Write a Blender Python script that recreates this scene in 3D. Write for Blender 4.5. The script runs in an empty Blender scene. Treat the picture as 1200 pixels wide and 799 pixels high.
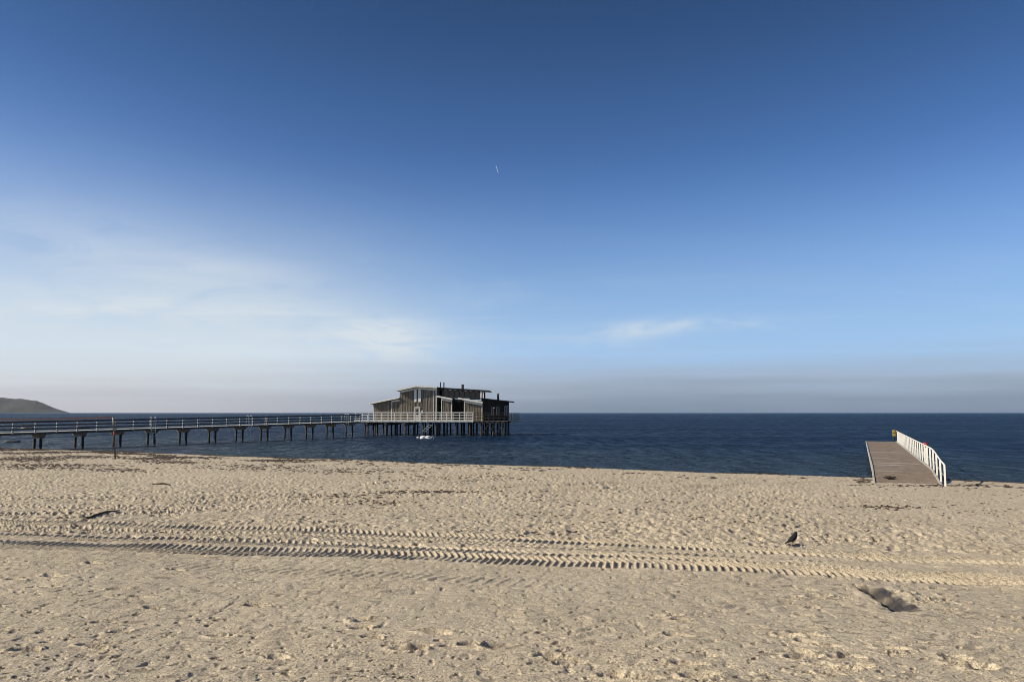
import bpy, bmesh, math, random
import numpy as np
from mathutils import Vector, Matrix
R = math.radians
random.seed(7)
SC = bpy.context.scene
COL = SC.collection
# ---------------------------------------------------------------- camera, sky, sun, exposure
F = 867.0; PITCH = math.atan((483.4-399.5)/F); EYE = 3.5
cam_d = bpy.data.cameras.new('camera'); cam_d.sensor_width = 36; cam_d.lens = 26.01
cam_d.clip_start = 0.1; cam_d.clip_end = 90000
cam = bpy.data.objects.new('camera', cam_d); COL.objects.link(cam)
cam.location = (0, 0, EYE); cam.rotation_euler = (math.pi/2+PITCH, 0, 0)
SC.camera = cam
def W(px, py, d):
    """photo pixel + distance along +Y -> world point"""
    a = (px-600)/F; b = (399.5-py)/F
    cy, sy = math.cos(PITCH), math.sin(PITCH)
    y = cy - b*sy; z = sy + b*cy
    return Vector((a*d/y, d, EYE+z*d/y))
SUN_EL = R(30); SUN_AZ = R(12)            # azimuth: from -X turned towards -Y (behind the camera)
sd = Vector((-math.cos(SUN_AZ)*math.cos(SUN_EL), -math.sin(SUN_AZ)*math.cos(SUN_EL), math.sin(SUN_EL)))
sun_d = bpy.data.lights.new('sun', 'SUN'); sun_d.energy = 5.0; sun_d.angle = R(0.5); sun_d.color = (1.0, .91, .76)
sun = bpy.data.objects.new('sun', sun_d); COL.objects.link(sun)
sun.rotation_euler = sd.to_track_quat('Z', 'Y').to_euler(); sun.location = (-30, -20, 40)
SC.view_settings.view_transform = 'Standard'; SC.view_settings.look = 'None'
SC.view_settings.exposure = 0.2; SC.view_settings.gamma = 1
SC.cycles.filter_width = 1.0

class NT:
    """tiny node helper"""
    def __init__(s, nt): s.nt = nt; nt.nodes.clear()
    def n(s, t, **kw):
        nd = s.nt.nodes.new(t)
        for k, v in kw.items():
            if k.startswith('i_'):
                key = k[2:]; key = int(key) if key.isdigit() else key.replace('_', ' ')
                s.put(nd.inputs[key], v)
            else: setattr(nd, k, v)
        return nd
    def put(s, inp, v):
        if isinstance(v, bpy.types.NodeSocket): s.nt.links.new(v, inp)
        elif isinstance(v, bpy.types.Node): s.nt.links.new(v.outputs[0], inp)
        else: inp.default_value = v
    def m(s, op, a, b=None, c=None, clamp=False):
        nd = s.nt.nodes.new('ShaderNodeMath'); nd.operation = op; nd.use_clamp = clamp
        s.put(nd.inputs[0], a)
        if b is not None: s.put(nd.inputs[1], b)
        if c is not None: s.put(nd.inputs[2], c)
        return nd.outputs[0]
    def mr(s, v, a, b, c=0., d=1., smooth=True):
        nd = s.nt.nodes.new('ShaderNodeMapRange'); nd.interpolation_type = 'SMOOTHSTEP' if smooth else 'LINEAR'
        s.put(nd.inputs[0], v)
        for i, q in enumerate((a, b, c, d)): s.put(nd.inputs[i+1], q)
        return nd.outputs[0]
    def mix(s, f, a, b, mode='MIX'):
        nd = s.nt.nodes.new('ShaderNodeMix'); nd.data_type = 'RGBA'; nd.blend_type = mode
        s.put(nd.inputs[0], f)
        for i, q in ((6, a), (7, b)):
            if isinstance(q, tuple) and len(q) == 3: q = (*q, 1)
            s.put(nd.inputs[i], q)
        return nd.outputs[2]
    def ramp(s, f, stops):
        nd = s.nt.nodes.new('ShaderNodeValToRGB'); e = nd.color_ramp.elements
        while len(e) < len(stops): e.new(0.5)
        for el, (p, c) in zip(e, stops): el.position = p; el.color = (*c, 1) if len(c) == 3 else c
        s.put(nd.inputs[0], f); return nd.outputs[0]
    def noise(s, vec, scale, detail=4, rough=.55, dist=0.):
        nd = s.n('ShaderNodeTexNoise'); nd.inputs['Scale'].default_value = scale
        nd.inputs['Detail'].default_value = detail; nd.inputs['Roughness'].default_value = rough
        nd.inputs['Distortion'].default_value = dist; s.put(nd.inputs['Vector'], vec); return nd.outputs[0]
    def mapping(s, vec, scale=(1, 1, 1), rot=(0, 0, 0), loc=(0, 0, 0)):
        nd = s.n('ShaderNodeMapping'); s.put(nd.inputs['Vector'], vec)
        nd.inputs['Scale'].default_value = scale; nd.inputs['Rotation'].default_value = rot; nd.inputs['Location'].default_value = loc
        return nd.outputs[0]

def lin(r, g, b):
    f = lambda c: (c/255/12.92) if c/255 <= .04045 else ((c/255+.055)/1.055)**2.4
    return (f(r), f(g), f(b))

world = bpy.data.worlds.new('World'); SC.world = world; world.use_nodes = True
N = NT(world.node_tree)
SKYS = 0.1
def sk(r, g, b): return tuple(c/SKYS for c in lin(r, g, b))
sky = N.n('ShaderNodeTexSky', sky_type='NISHITA'); sky.sun_disc = False
sky.sun_elevation = SUN_EL; sky.sun_rotation = math.atan2(sd.x, sd.y)
sky.air_density = 1.0; sky.dust_density = 0.6; sky.ozone_density = 2.0
gen = N.n('ShaderNodeTexCoord').outputs['Generated']
sep = N.n('ShaderNodeSeparateXYZ', i_0=gen); gx, gy, gz = sep.outputs
elev = N.m('MULTIPLY', N.m('ARCSINE', gz), 57.29578)                  # degrees
hor = N.m('MAXIMUM', N.m('SQRT', N.m('ADD', N.m('MULTIPLY', gx, gx), N.m('MULTIPLY', gy, gy))), .001)
GLOW = R(16)                                            # the bright veil lies a little behind the sun's side
sunw = N.m('DIVIDE', N.m('ADD', N.m('MULTIPLY', gx, -math.cos(GLOW)), N.m('MULTIPLY', gy, -math.sin(GLOW))), hor)  # 1 towards the sun
col = N.mix(1.0, sky.outputs[0], (.56, .76, 1.14), 'MULTIPLY')
dk = N.m('MULTIPLY', N.mr(elev, 12., 33., 1.05, .56), N.mr(elev, 33., 75., 1., .72))                                   # sky darkens upward, dimmed further overhead to cut fill light
cdk = N.n('ShaderNodeCombineXYZ', i_0=N.m('MULTIPLY', dk, N.mr(elev, 10., 30., .93, .86)), i_1=dk, i_2=dk)
col = N.mix(1.0, col, cdk.outputs[0], 'MULTIPLY')
hz_c = N.mix(N.mr(sunw, -.34, .12), sk(168, 203, 241), sk(221, 233, 241))
hz_f = N.m('MULTIPLY', N.m('MULTIPLY', N.m('POWER', N.mr(elev, 20., 4.4, 0., 1., False), 1.9), .97), N.mr(sunw, -.8, .2, .9, 1.))
col = N.mix(hz_f, col, hz_c)
veil = N.m('MULTIPLY', N.m('MULTIPLY', N.mr(elev, 24., 7.), N.mr(sunw, -.20, .35, 0., .30)), N.mr(N.noise(N.mapping(gen, (1, 1, 2.6), (R(8), R(22), 0)), 2.4, 5, .5, .5), .32, .62, .45, 1.))
col = N.mix(veil, col, sk(190, 212, 233))
den = N.m('ADD', N.m('MAXIMUM', gz, 0.), .10)
cv = N.n('ShaderNodeCombineXYZ'); N.put(cv.inputs[0], N.m('DIVIDE', gx, den)); N.put(cv.inputs[1], N.m('DIVIDE', gy, den))
c1 = N.noise(N.mapping(cv.outputs[0], (.55, 1.3, 1), (0, 0, R(18)), (3.1, 1.7, 0)), .8, 7, .55, .8)
c2 = N.noise(N.mapping(cv.outputs[0], (.5, 1.6, 1), (0, 0, R(-14)), (7.3, 4.2, 0)), .8, 8, .6, 1.0)
cm = N.m('MULTIPLY', N.mr(c1, .38, .66), N.mr(c2, .34, .66))
cband = N.m('MULTIPLY', N.mr(elev, 1.5, 5.), N.mr(elev, 15., 7.))
cmask = N.m('MULTIPLY', N.m('MULTIPLY', cm, cband), N.mr(sunw, -.6, .3, .1, .85))
azd = N.m('MULTIPLY', N.m('ARCTAN2', gx, gy), 57.29578)
def wisp(a0, e0, sa, se, tilt, k):
    da = N.m('SUBTRACT', azd, a0); de = N.m('SUBTRACT', N.m('SUBTRACT', elev, e0), N.m('MULTIPLY', da, tilt))
    q = N.m('ADD', N.m('POWER', N.m('ABSOLUTE', N.m('DIVIDE', da, sa)), 2.), N.m('POWER', N.m('ABSOLUTE', N.m('DIVIDE', de, se)), 2.))
    return N.m('MULTIPLY', N.m('MULTIPLY', N.m('POWER', 2.718, N.m('MULTIPLY', q, -1.)), N.mr(c3, .27, .60)), k)
c3 = N.noise(N.mapping(gen, (1, 1, 3.2), (0, 0, 0)), 9., 7, .6, .9)
cmask = N.m('ADD', cmask, N.m('ADD', wisp(-10.0, 5.2, 3.6, 1.7, -.05, 1.3), N.m('ADD', N.m('ADD', wisp(10.0, 6.2, 5.5, .7, .11, .7), wisp(14.5, 6.5, 6.5, .45, -.01, .45)), N.m('ADD', wisp(-27., 6.0, 13., 2.2, -.03, .7), wisp(-24., 9.5, 12., 2.6, -.20, .45)))))
col = N.mix(N.m('MULTIPLY', cmask, .8, clamp=True), col, sk(216, 226, 234))
# grey-mauve dust layer lying on the horizon
lay = N.noise(N.mapping(gen, (2.2, 2.2, 42)), 1.6, 5, .5)
el2 = N.m('ADD', elev, N.m('MULTIPLY', N.m('SUBTRACT', lay, .5), 2.6))
lf = N.m('MULTIPLY', N.mr(el2, 5.2, 1.6), .92)
hi = N.mix(N.mr(sunw, -.45, .3), sk(166, 180, 198), sk(214, 219, 223))
lo = N.mix(N.mr(sunw, -.45, .3), sk(125, 140, 157), sk(194, 192, 198))
col = N.mix(lf, col, N.mix(N.mr(el2, 2.9, .0), hi, lo))
bg = N.n('ShaderNodeBackground', i_0=col); bg.inputs[1].default_value = SKYS*.87
out = N.n('ShaderNodeOutputWorld', i_0=bg)

# ---------------------------------------------------------------- materials
def new_mat(name):
    m = bpy.data.materials.new(name); m.use_nodes = True
    return m, NT(m.node_tree)
def finish(n, color, rough=.8, bump=None, bdist=.01, bstr=1., **kw):
    b = n.n('ShaderNodeBsdfPrincipled'); n.put(b.inputs['Base Color'], color if not (isinstance(color, tuple) and len(color) == 3) else (*color, 1))
    n.put(b.inputs['Roughness'], rough)
    for k, v in kw.items(): n.put(b.inputs[k.replace('_', ' ')], v)
    if bump is not None:
        bn = n.n('ShaderNodeBump'); bn.inputs['Distance'].default_value = bdist; bn.inputs['Strength'].default_value = bstr
        n.put(bn.inputs['Height'], bump); n.put(b.inputs['Normal'], bn.outputs[0])
    n.n('ShaderNodeOutputMaterial', i_0=b); return b
def wood(name, c1, c2, scale=(8, 8, .7), rough=.85):
    m, n = new_mat(name); tc = n.n('ShaderNodeTexCoord').outputs['Object']
    a = n.noise(n.mapping(tc, scale), 1.6, 6, .65)
    g = n.noise(n.mapping(tc, tuple(s*5 for s in scale)), 3., 4, .6)
    f = n.m('ADD', n.m('MULTIPLY', a, .7), n.m('MULTIPLY', g, .3))
    finish(n, n.mix(n.mr(f, .36, .64), c1, c2), rough, g, .006); return m
M = {}
M['cladding'] = wood('weathered_cladding', (.072, .056, .040), (.30, .25, .185), (7, 7, .35))
M['cladding_shaded'] = wood('shaded_cladding', (.010, .009, .008), (.030, .026, .021), (7, 7, .35))  # near-black cladding copy, shade of recessed and turned-away walls put into the colour
M['white_wood'] = wood('white_painted_wood', (.72, .69, .60), (.86, .83, .75), (3, 3, 3), .55)
M['timber'] = wood('pier_timber', (.035, .030, .027), (.10, .088, .072), (2, 2, 2))
M['pale_timber'] = wood('pale_pier_timber', (.30, .28, .25), (.52, .50, .45), (3, 3, 3))
M['pile'] = wood('pile_timber', (.012, .010, .009), (.042, .033, .025), (5, 5, .8))
M['felt'] = wood('roofing_felt', (.02, .02, .021), (.045, .045, .044), (2, 2, 2))
M['deckgrey'] = wood('grey_decking', (.165, .122, .085), (.26, .20, .142), (1.2, 1.2, 1))
M['steel'] = wood('galvanised_steel', (.45, .45, .45), (.7, .7, .68), (9, 9, 9), .35)
M['concrete'] = wood('concrete_cap', (.13, .11, .085), (.22, .19, .15), (3, 3, 3))
M['rust'] = wood('rusty_steel', (.10, .04, .018), (.24, .12, .06), (6, 6, 6))
M['red'] = wood('red_plastic', (.55, .03, .03), (.7, .07, .05), (6, 6, 6), .45)
M['maroon'] = wood('maroon_webbing', (.035, .008, .011), (.07, .018, .02), (6, 6, 6))
M['yellow'] = wood('yellow_sign', (.65, .42, .03), (.8, .55, .05), (6, 6, 6), .5)
M['swan'] = wood('white_feathers', (.72, .72, .70), (.88, .88, .86), (20, 20, 20), .7)
M['beak'] = wood('orange_beak', (.5, .15, .03), (.6, .2, .05), (20, 20, 20), .5)
M['black'] = wood('black_feathers', (.004, .004, .004), (.011, .010, .010), (40, 40, 40), .85)
M['grey_feather'] = wood('grey_feathers', (.03, .028, .027), (.06, .056, .052), (40, 40, 40), .7)
M['rock'] = wood('wet_rock', (.025, .025, .022), (.07, .065, .055), (2, 2, 2), .5)
M['weed'] = wood('dry_seaweed', (.025, .017, .011), (.10, .07, .045), (14, 14, 14), .9)
M['cloud'] = wood('vapour', (.8, .8, .8), (.9, .9, .9), (.001, .001, .001), 1)
m, n = new_mat('window_glass'); finish(n, (.012, .016, .02), .08, IOR=1.5); M['glass'] = m

# ---------------------------------------------------------------- mesh helpers
class MB:
    def __init__(s): s.v = []; s.f = []
    def add(s, vs, fs):
        o = len(s.v); s.v += [tuple(v) for v in vs]; s.f += [tuple(i+o for i in f) for f in fs]; return s
    def box(s, x0, x1, y0, y1, z0, z1):
        return s.add([(x0,y0,z0),(x1,y0,z0),(x1,y1,z0),(x0,y1,z0),(x0,y0,z1),(x1,y0,z1),(x1,y1,z1),(x0,y1,z1)],
                     [(0,3,2,1),(4,5,6,7),(0,1,5,4),(1,2,6,5),(2,3,7,6),(3,0,4,7)])
    def bar(s, a, b, w, h, up=(0, 0, 1)):
        a = Vector(a); b = Vector(b); d = (b-a).normalized(); u = Vector(up)
        sx = d.cross(u).normalized(); uz = sx.cross(d).normalized(); sx *= w/2; uz *= h/2
        vs = [p+i*sx+j*uz for p in (a, b) for i, j in ((-1,-1),(1,-1),(1,1),(-1,1))]
        return s.add(vs, [(0,1,2,3),(7,6,5,4),(0,4,5,1),(1,5,6,2),(2,6,7,3),(3,7,4,0)])
    def tube(s, pts, rad, k=8, flat=1., cap=True, up=(0, 0, 1)):
        """loft: pts list, rad list or number (pairs (w,h) allowed)"""
        pts = [Vector(p) for p in pts]; n_ = len(pts); o = len(s.v)
        if not isinstance(rad, (list, tuple)): rad = [rad]*n_
        for i, p in enumerate(pts):
            d = (pts[min(i+1, n_-1)]-pts[max(i-1, 0)]).normalized(); u = Vector(up)
            if abs(d.dot(u)) > .97: u = Vector((0, 1, 0)) if abs(d.y) < .9 else Vector((1, 0, 0))
            sx = d.cross(u).normalized(); uz = sx.cross(d).normalized()
            r = rad[i]; rw, rh = r if isinstance(r, tuple) else (r, r)
            for j in range(k):
                a = 2*math.pi*j/k; s.v.append(tuple(p+sx*math.cos(a)*rw+uz*math.sin(a)*rh))
        for i in range(n_-1):
            for j in range(k):
                a, b = o+i*k+j, o+i*k+(j+1) % k; s.f.append((a, b, b+k, a+k))
        if cap: s.f.append(tuple(o+j for j in range(k))[::-1]); s.f.append(tuple(o+(n_-1)*k+j for j in range(k)))
        return s
    def mesh(s, name, mat, smooth=False, bevel=0):
        me = bpy.data.meshes.new(name); me.from_pydata(s.v, [], s.f); me.materials.append(mat)
        b = bmesh.new(); b.from_mesh(me)
        bmesh.ops.recalc_face_normals(b, faces=b.faces)
        if bevel: bmesh.ops.bevel(b, geom=b.edges[:], offset=bevel, segments=1, affect='EDGES')
        b.to_mesh(me); b.free()
        if smooth: me.polygons.foreach_set('use_smooth', [True]*len(me.polygons))
        return me
def link(name, me, parent=None, loc=(0, 0, 0), rot=(0, 0, 0), label=None):
    o = bpy.data.objects.new(name, me); COL.objects.link(o); o.location = loc; o.rotation_euler = rot
    if parent: o.parent = parent
    if label: o['label'] = label
    return o
def part(name, mb, mat, parent=None, smooth=False, bevel=0, loc=(0, 0, 0), rot=(0, 0, 0), label=None, kind=None):
    o = link(name, mb.mesh(name, mat, smooth, bevel), parent, loc, rot, label)
    if kind: o['kind'] = kind
    return o
def thing(name, label, cat, loc=(0, 0, 0), rz=0, group=None):
    o = bpy.data.objects.new(name, None); COL.objects.link(o); o.location = loc; o.rotation_euler = (0, 0, rz)
    o['label'] = label; o['category'] = cat
    if group: o['group'] = group
    return o
def tag(o, label=None, cat=None, group=None, kind=None):
    for k, v in (('label', label), ('category', cat), ('group', group), ('kind', kind)):
        if v: o[k] = v
    return o

# ---------------------------------------------------------------- sand
rng = np.random.RandomState(5)
PERM = rng.permutation(512)
GR = rng.rand(512)*2*np.pi; GX, GY = np.cos(GR), np.sin(GR)
def pn(x, y, seed=0):
    xi = np.floor(x).astype(np.int64); yi = np.floor(y).astype(np.int64); fx = x-xi; fy = y-yi
    def g(i, j):
        h = PERM[(PERM[(xi+i+seed*17) & 511]+yi+j) & 511]; return GX[h]*(fx-i)+GY[h]*(fy-j)
    u = fx*fx*fx*(fx*(fx*6-15)+10); v = fy*fy*fy*(fy*(fy*6-15)+10)
    a = g(0, 0)*(1-u)+g(1, 0)*u; b = g(0, 1)*(1-u)+g(1, 1)*u
    return (a*(1-v)+b*v)*1.5
def sst(x, a, b):
    t = np.clip((x-a)/(b-a), 0, 1); return t*t*(3-2*t)
def tshore(x, y):
    """metres inland from the waterline"""
    xx = np.clip(x, -140, 140)
    return (49-.48*xx-y)/1.109 + 1.0*pn(xx/14, y*0+.3, 3) + .35*pn(xx/4, y*0+.7, 4)
TP = [-300, -60, -20, -3, 0, 2.0, 4.5, 9, 30, 44, 60, 200]
ZP = [-9, -3., -1.3, -.22, 0, .20, .33, .52, 1.25, 1.9, 2.35, 6]
def base_h(x, y):
    x = np.asarray(x, float); y = np.asarray(y, float)
    t = tshore(x, y)
    z = np.interp(t, TP, ZP)
    return z + .05*pn(x/6, y/6, 9)*sst(t, 1, 8) + .03*pn(x/2.3, y/2.3, 10)*sst(t, 1, 6)
def ground(px, py):
    """photo pixel -> point on the sand"""
    a = W(px, py, 1)-Vector((0, 0, EYE)); lo, hi = 1.0, 130.
    for _ in range(50):
        mid = (lo+hi)/2; p = a*mid
        if EYE+p.z > float(base_h(p.x, p.y)): lo = mid
        else: hi = mid
    p = a*lo; return Vector((p.x, p.y, EYE+p.z))
ys = [-160, -100, -60, -35, -20, -11, -6, -3, -1, .5, 1.5, 2.0]
y = 2.2
while y < 86:
    ys.append(y); y += max(.016 if y < 4.2 else .006, y*y/(2.4*867)*.62)
ys += list(np.geomspace(y, 700, 40)); ys = np.array(ys)
uf = np.arange(-.86, .8601, .00125)
uo = np.array([.8625, .866, .872, .88, .89, .905, .92, .94, .965, .99, 1.02, 1.06, 1.1, 1.16, 1.23, 1.3, 1.4, 1.5, 1.65, 1.8, 2., 2.3, 2.7, 3.2, 4, 5, 7, 10, 16, 28, 60])
us = np.concatenate([-uo[::-1], uf, uo])
wy = np.maximum(ys, 2.2)
X = wy[:, None]*us[None, :]; Y = np.repeat(ys[:, None], len(us), 1)
Z = base_h(X, Y); T = tshore(X, Y)
WET = np.zeros_like(Z)
far = sst(Y, 9.6, 14)*sst(T, .8, 3.5)            # trampled belt
nearw = 1-sst(Y, 9.5, 13)
ZB = Z.copy()
rough = .72*(.020*np.abs(pn(X/.42, Y/.50, 21)) + .024*pn(X/.25, Y/.32, 22) + .022*pn(X/.10, Y/.13, 23) + .010*pn(X/.055, Y/.09, 25))
patch = .6+.7*np.clip(.5+pn(X/5, Y/7, 24), 0, 1)
Z += rough*far*patch*1.35*(1-.55*sst(X/np.maximum(wy[:,None],1), .35, .62)*sst(Y, 19, 26))
Z += (.009*pn(X/.30, Y/.5, 31)+.004*pn(X/.1, Y/.14, 32))*(1-far)*sst(T, .5, 3)
# wind ripples in the foreground
ph = X*math.cos(R(112))+Y*math.sin(R(112))
rip = np.sin(2*np.pi*(ph/.20+.9*pn(X/.9, Y/.5, 33)+.5*pn(X/.3, Y/.3, 34)))
Z += .0085*rip*nearw*np.clip(.38+1.1*pn(X/1.6, Y/1.1, 35), 0, 1)
Z += .007*np.clip(pn(X/.65+.3*Y, Y/.35, 36), -.5, .6)*nearw
Z += .004*np.clip(np.abs(pn(X/.16, Y/.30, 37)), 0, .5)*nearw*(1+np.clip(2*pn(X/1.2, Y/1.5, 38), -1, 1))
tiny = np.clip(pn(X/.035, Y/.045, 41)-.35, 0, 1); Z += .012*tiny*nearw*sst(-Y, -8.5, -4)
tiny2 = np.clip(pn(X/.09, Y/.12, 42)-.38, 0, 1); Z -= .03*tiny2*nearw

def sub(x0, x1, y0, y1):
    i0, i1 = np.searchsorted(ys, y0), np.searchsorted(ys, y1)
    lo, hi = (min(x0/max(y0, 2.2), x0/max(y1, 2.2)), max(x1/max(y0, 2.2), x1/max(y1, 2.2)))
    return slice(i0, i1+1), slice(np.searchsorted(us, lo), np.searchsorted(us, hi)+1)
def stamp(x0, y0, a, b, ang, dep, rim=.35, lift=None):
    m = max(a, b)*2
    r, c = sub(x0-m, x0+m, y0-m, y0+m)
    dx = X[r, c]-x0; dy = Y[r, c]-y0; ca, sa = math.cos(ang), math.sin(ang)
    p = (dx*ca+dy*sa)/a; q = (-dx*sa+dy*ca)/b; b2 = b
    e = np.sqrt((p*p)+(q*q*(1+.35*np.sign(p)*np.minimum(abs(p), 1))))
    Z[r, c] += -dep*(1-sst(e, .55, 1.05)) + dep*rim*np.exp(-((e-1.22)/.20)**2)
# tyre tracks
def track(pts, w, pitch, amp, mode=1, fade=(None, None), edge=1., soft=0):
    P = [ground(*p) for p in pts]; xs = np.array([p.x for p in P]); yc = np.array([p.y for p in P])
    o = np.argsort(xs); xs = xs[o]; yc = yc[o]
    y0, y1 = yc.min()-w, yc.max()+w
    r, c = sub(xs[0], xs[-1], y0, y1)
    x_, y_ = X[r, c], Y[r, c]
    gridx = np.linspace(xs[0], xs[-1], 400); yy = np.interp(gridx, xs, yc)
    ker = np.ones(41)/41; yy = np.convolve(np.pad(yy, 20, 'edge'), ker, 'valid')
    yct = np.interp(x_, gridx, yy)+.03*pn(x_/1.1, x_*0+.5, 51)
    sl = np.gradient(yy, gridx); slope = np.interp(x_, gridx, sl)
    v = (y_-yct)/np.sqrt(1+slope**2)/(w/2); s = x_*np.sqrt(1+np.mean(sl)**2)
    inside = (1-sst(np.abs(v), .86, 1.04))*(x_ > xs[0])*(x_ < xs[-1])
    if fade[0] is not None: inside = inside*sst(x_, xs[0], xs[0]+fade[0])*(1-sst(x_, xs[-1]-fade[1], xs[-1]))
    if mode == 1: phs = s/pitch + np.abs(v)*.9       # chevrons pointing +x
    elif mode == 2: phs = s/pitch - v*.6              # slanted lugs
    else: phs = s/pitch + np.abs(v)*.8 + np.where(v > 0, .5, 0)
    phs = phs + .10*pn(x_/.4, y_/.4, 52)
    fr = phs-np.floor(phs)
    lug = np.clip(1.35*(1-np.abs(fr-.28)/.25), 0, 1)
    var = .6+.55*np.clip(.5+pn(x_/.8, y_/.6, 53), 0, 1)
    amp = amp*(1+.9*sst(x_, 1.5, 7.5))
    prof = -amp*.40 + amp*1.1*lug*var + .35*amp*pn(x_/.06, y_/.09, 54)
    Z[r, c] = ZB[r, c]+(Z[r, c]-ZB[r, c])*(1-(1-soft)*inside) + prof*inside
    Z[r, c] += amp*.8*edge*np.exp(-((np.abs(v)-1.12)/.12)**2)*(inside >= 0)*(x_ > xs[0])*(x_ < xs[-1])*(.5+pn(x_/.3, y_/.3, 55))*(sst(x_, xs[0], xs[0]+2) if fade[0] is not None else 1)
    # flatten the old relief inside
    return r, c, inside
def rut(pts, w, d_):
    P = [ground(*p) for p in pts]; xs = np.array([p.x for p in P]); yc = np.array([p.y for p in P]); o = np.argsort(xs); xs = xs[o]; yc = yc[o]
    r, c = sub(xs[0], xs[-1], yc.min()-1, yc.max()+1)
    q = np.abs(Y[r, c]-np.interp(X[r, c], xs, yc))/w; m_ = (X[r, c] > xs[0])*(X[r, c] < xs[-1])
    Z[r, c] += m_*(-d_*np.exp(-q**4)+d_*.8*np.exp(-((q-1.7)/.5)**2))*(.6+.8*np.clip(.5+pn(X[r, c]/1.5, Y[r, c], 57), 0, 1))
rut([(430,567),(520,560),(640,551)], .28, .07); rut([(520,566),(620,559),(760,555)], .28, .07)
rut([(560,573),(760,566),(930,560)], .3, .07); rut([(620,577),(820,571),(1000,563)], .3, .06)
# footprints of the trampled belt
cnt = 0
while cnt < 5200:
    yy = random.uniform(11.8, 46)
    xx = random.uniform(-.84, .84)*yy
    t = float((49-.48*xx-yy)/1.109)
    if t < 4: continue
    p = 480+ 0
    dens = .25+.75*max(0, min(1, .5+float(pn(np.array([xx/4.]), np.array([yy/5.]), 61)[0])*1.5))
    if xx/yy > .38 and yy > 19: dens *= .35
    if random.random() > dens: continue
    cnt += 1
    sc_ = 1-.35*min(1, max(0, (yy-18)/15)); stamp(xx, yy, sc_*random.uniform(.09, .17), sc_*random.uniform(.05, .09), random.uniform(0, math.pi), sc_*random.uniform(.018, .045), .35)
# footprints in the foreground, from the photograph
fp = [(420,725),(432,727),(425,735),(438,745),(505,740),(512,741),(490,758),(478,760),(551,755),(575,757),(585,757),(641,768),(655,771),
 (668,776),(715,790),(735,793),(758,794),(790,722),(800,726),(795,745),(775,722),(925,745),(935,770),(932,765),(968,755),(975,790),(990,783),(1045,759),(1042,765),
 (1120,770),(1125,777),(1148,780),(1152,783),(808,778),(815,792),(822,790),(62,674),(65,675),(18,679),(45,687),(58,688),(138,689),(140,690),(152,699),(165,699),(300,710),(305,709),
 (110,757),(120,760),(30,762),(140,740),(260,745),(325,770),(180,712),(205,668),(110,660),(766,696),(940,742),(958,700),(1015,690),(1185,723),(1182,737),(1180,738),(1160,745),(1110,715),(1130,705),(990,700),(930,700),(922,704)]
for (px, py) in fp:
    g = ground(px, py); k = random.random()
    stamp(g.x, g.y, .095+.05*k, .044+.02*random.random(), random.uniform(-.4, .5), .028+.020*random.random(), .30)
    if random.random() < .6: stamp(g.x+random.uniform(-.1, .1), g.y+random.uniform(-.08, .08), .035, .028, random.random()*3, .018, .5)
for _ in range(650):
    py = 655+145*random.random(); px = random.uniform(-120, 1320)
    g = ground(px, py); s = random.uniform(.4, 1.)
    stamp(g.x, g.y, .040*s+.008, .016*s+.006, random.uniform(-.5, .9), .022*s+.005, .15)
for _ in range(1300):
    g = ground(random.uniform(-120, 1320), 650+150*random.random()**.8); q_ = random.uniform(.5, 1.)
    stamp(g.x, g.y, .026*q_, .015*q_+.004, random.uniform(-.5, .9), .016*q_, .1)
# trail of prints running up the right side and along the left of the crow
for (px, py) in [(955,668),(965,672),(975,676),(948,690),(952,712),(945,722),(950,735),(956,745),(947,752),(940,762),(948,770),(965,778),(1000,770),(1010,780),(985,770),(1065,695),(1080,700),(1100,690),(1110,698)]:
    g = ground(px, py); stamp(g.x, g.y, .10, .06, random.uniform(-.6, .8), random.uniform(.02, .04), .5)
track([(-500,580),(0,585),(250,588),(420,578),(620,570),(800,566)], .55, .17, .028, 3, (6, 5), .5, .4)
track([(-500,588),(0,594),(250,597),(420,590),(600,587),(800,590)], .50, .16, .030, 1, (6, 5), .5, .4)
track([(-500,596),(0,602.5),(160,603),(300,594),(420,584),(620,577)], .50, .15, .032, 3, (6, 5), .6, .3)
track([(-500,610),(0,619),(400,630.5),(800,648.5),(1100,664)], .40, .13, .022, 1, (6, 4), .3, .3)
track([(-600,600),(0,611),(400,623),(800,641),(1200,660),(1800,684)], .80, .108, .025, 1, (None, None), 1., .1)
track([(-600,616),(0,627),(400,638),(800,655),(1150,671)], .66, .115, .025, 1, (3, 4), .6, .1)
track([(-600,627),(0,637.5),(400,647),(800,661.5),(1200,681),(1800,706)], .86, .098, .025, 1, (None, None), 1., .08)
track([(-500,606),(0,617),(420,629),(800,646)], .40, .11, .020, 1, (4, 4), .5, .2)
track([(-500,586),(0,591),(300,596),(600,600),(860,611)], .40, .12, .022, 1, (4, 4), .5, .3)
track([(120,653),(400,671),(715,690)], .5, .16, .013, 2, (1.5, 1.2), 0, .7)
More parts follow.
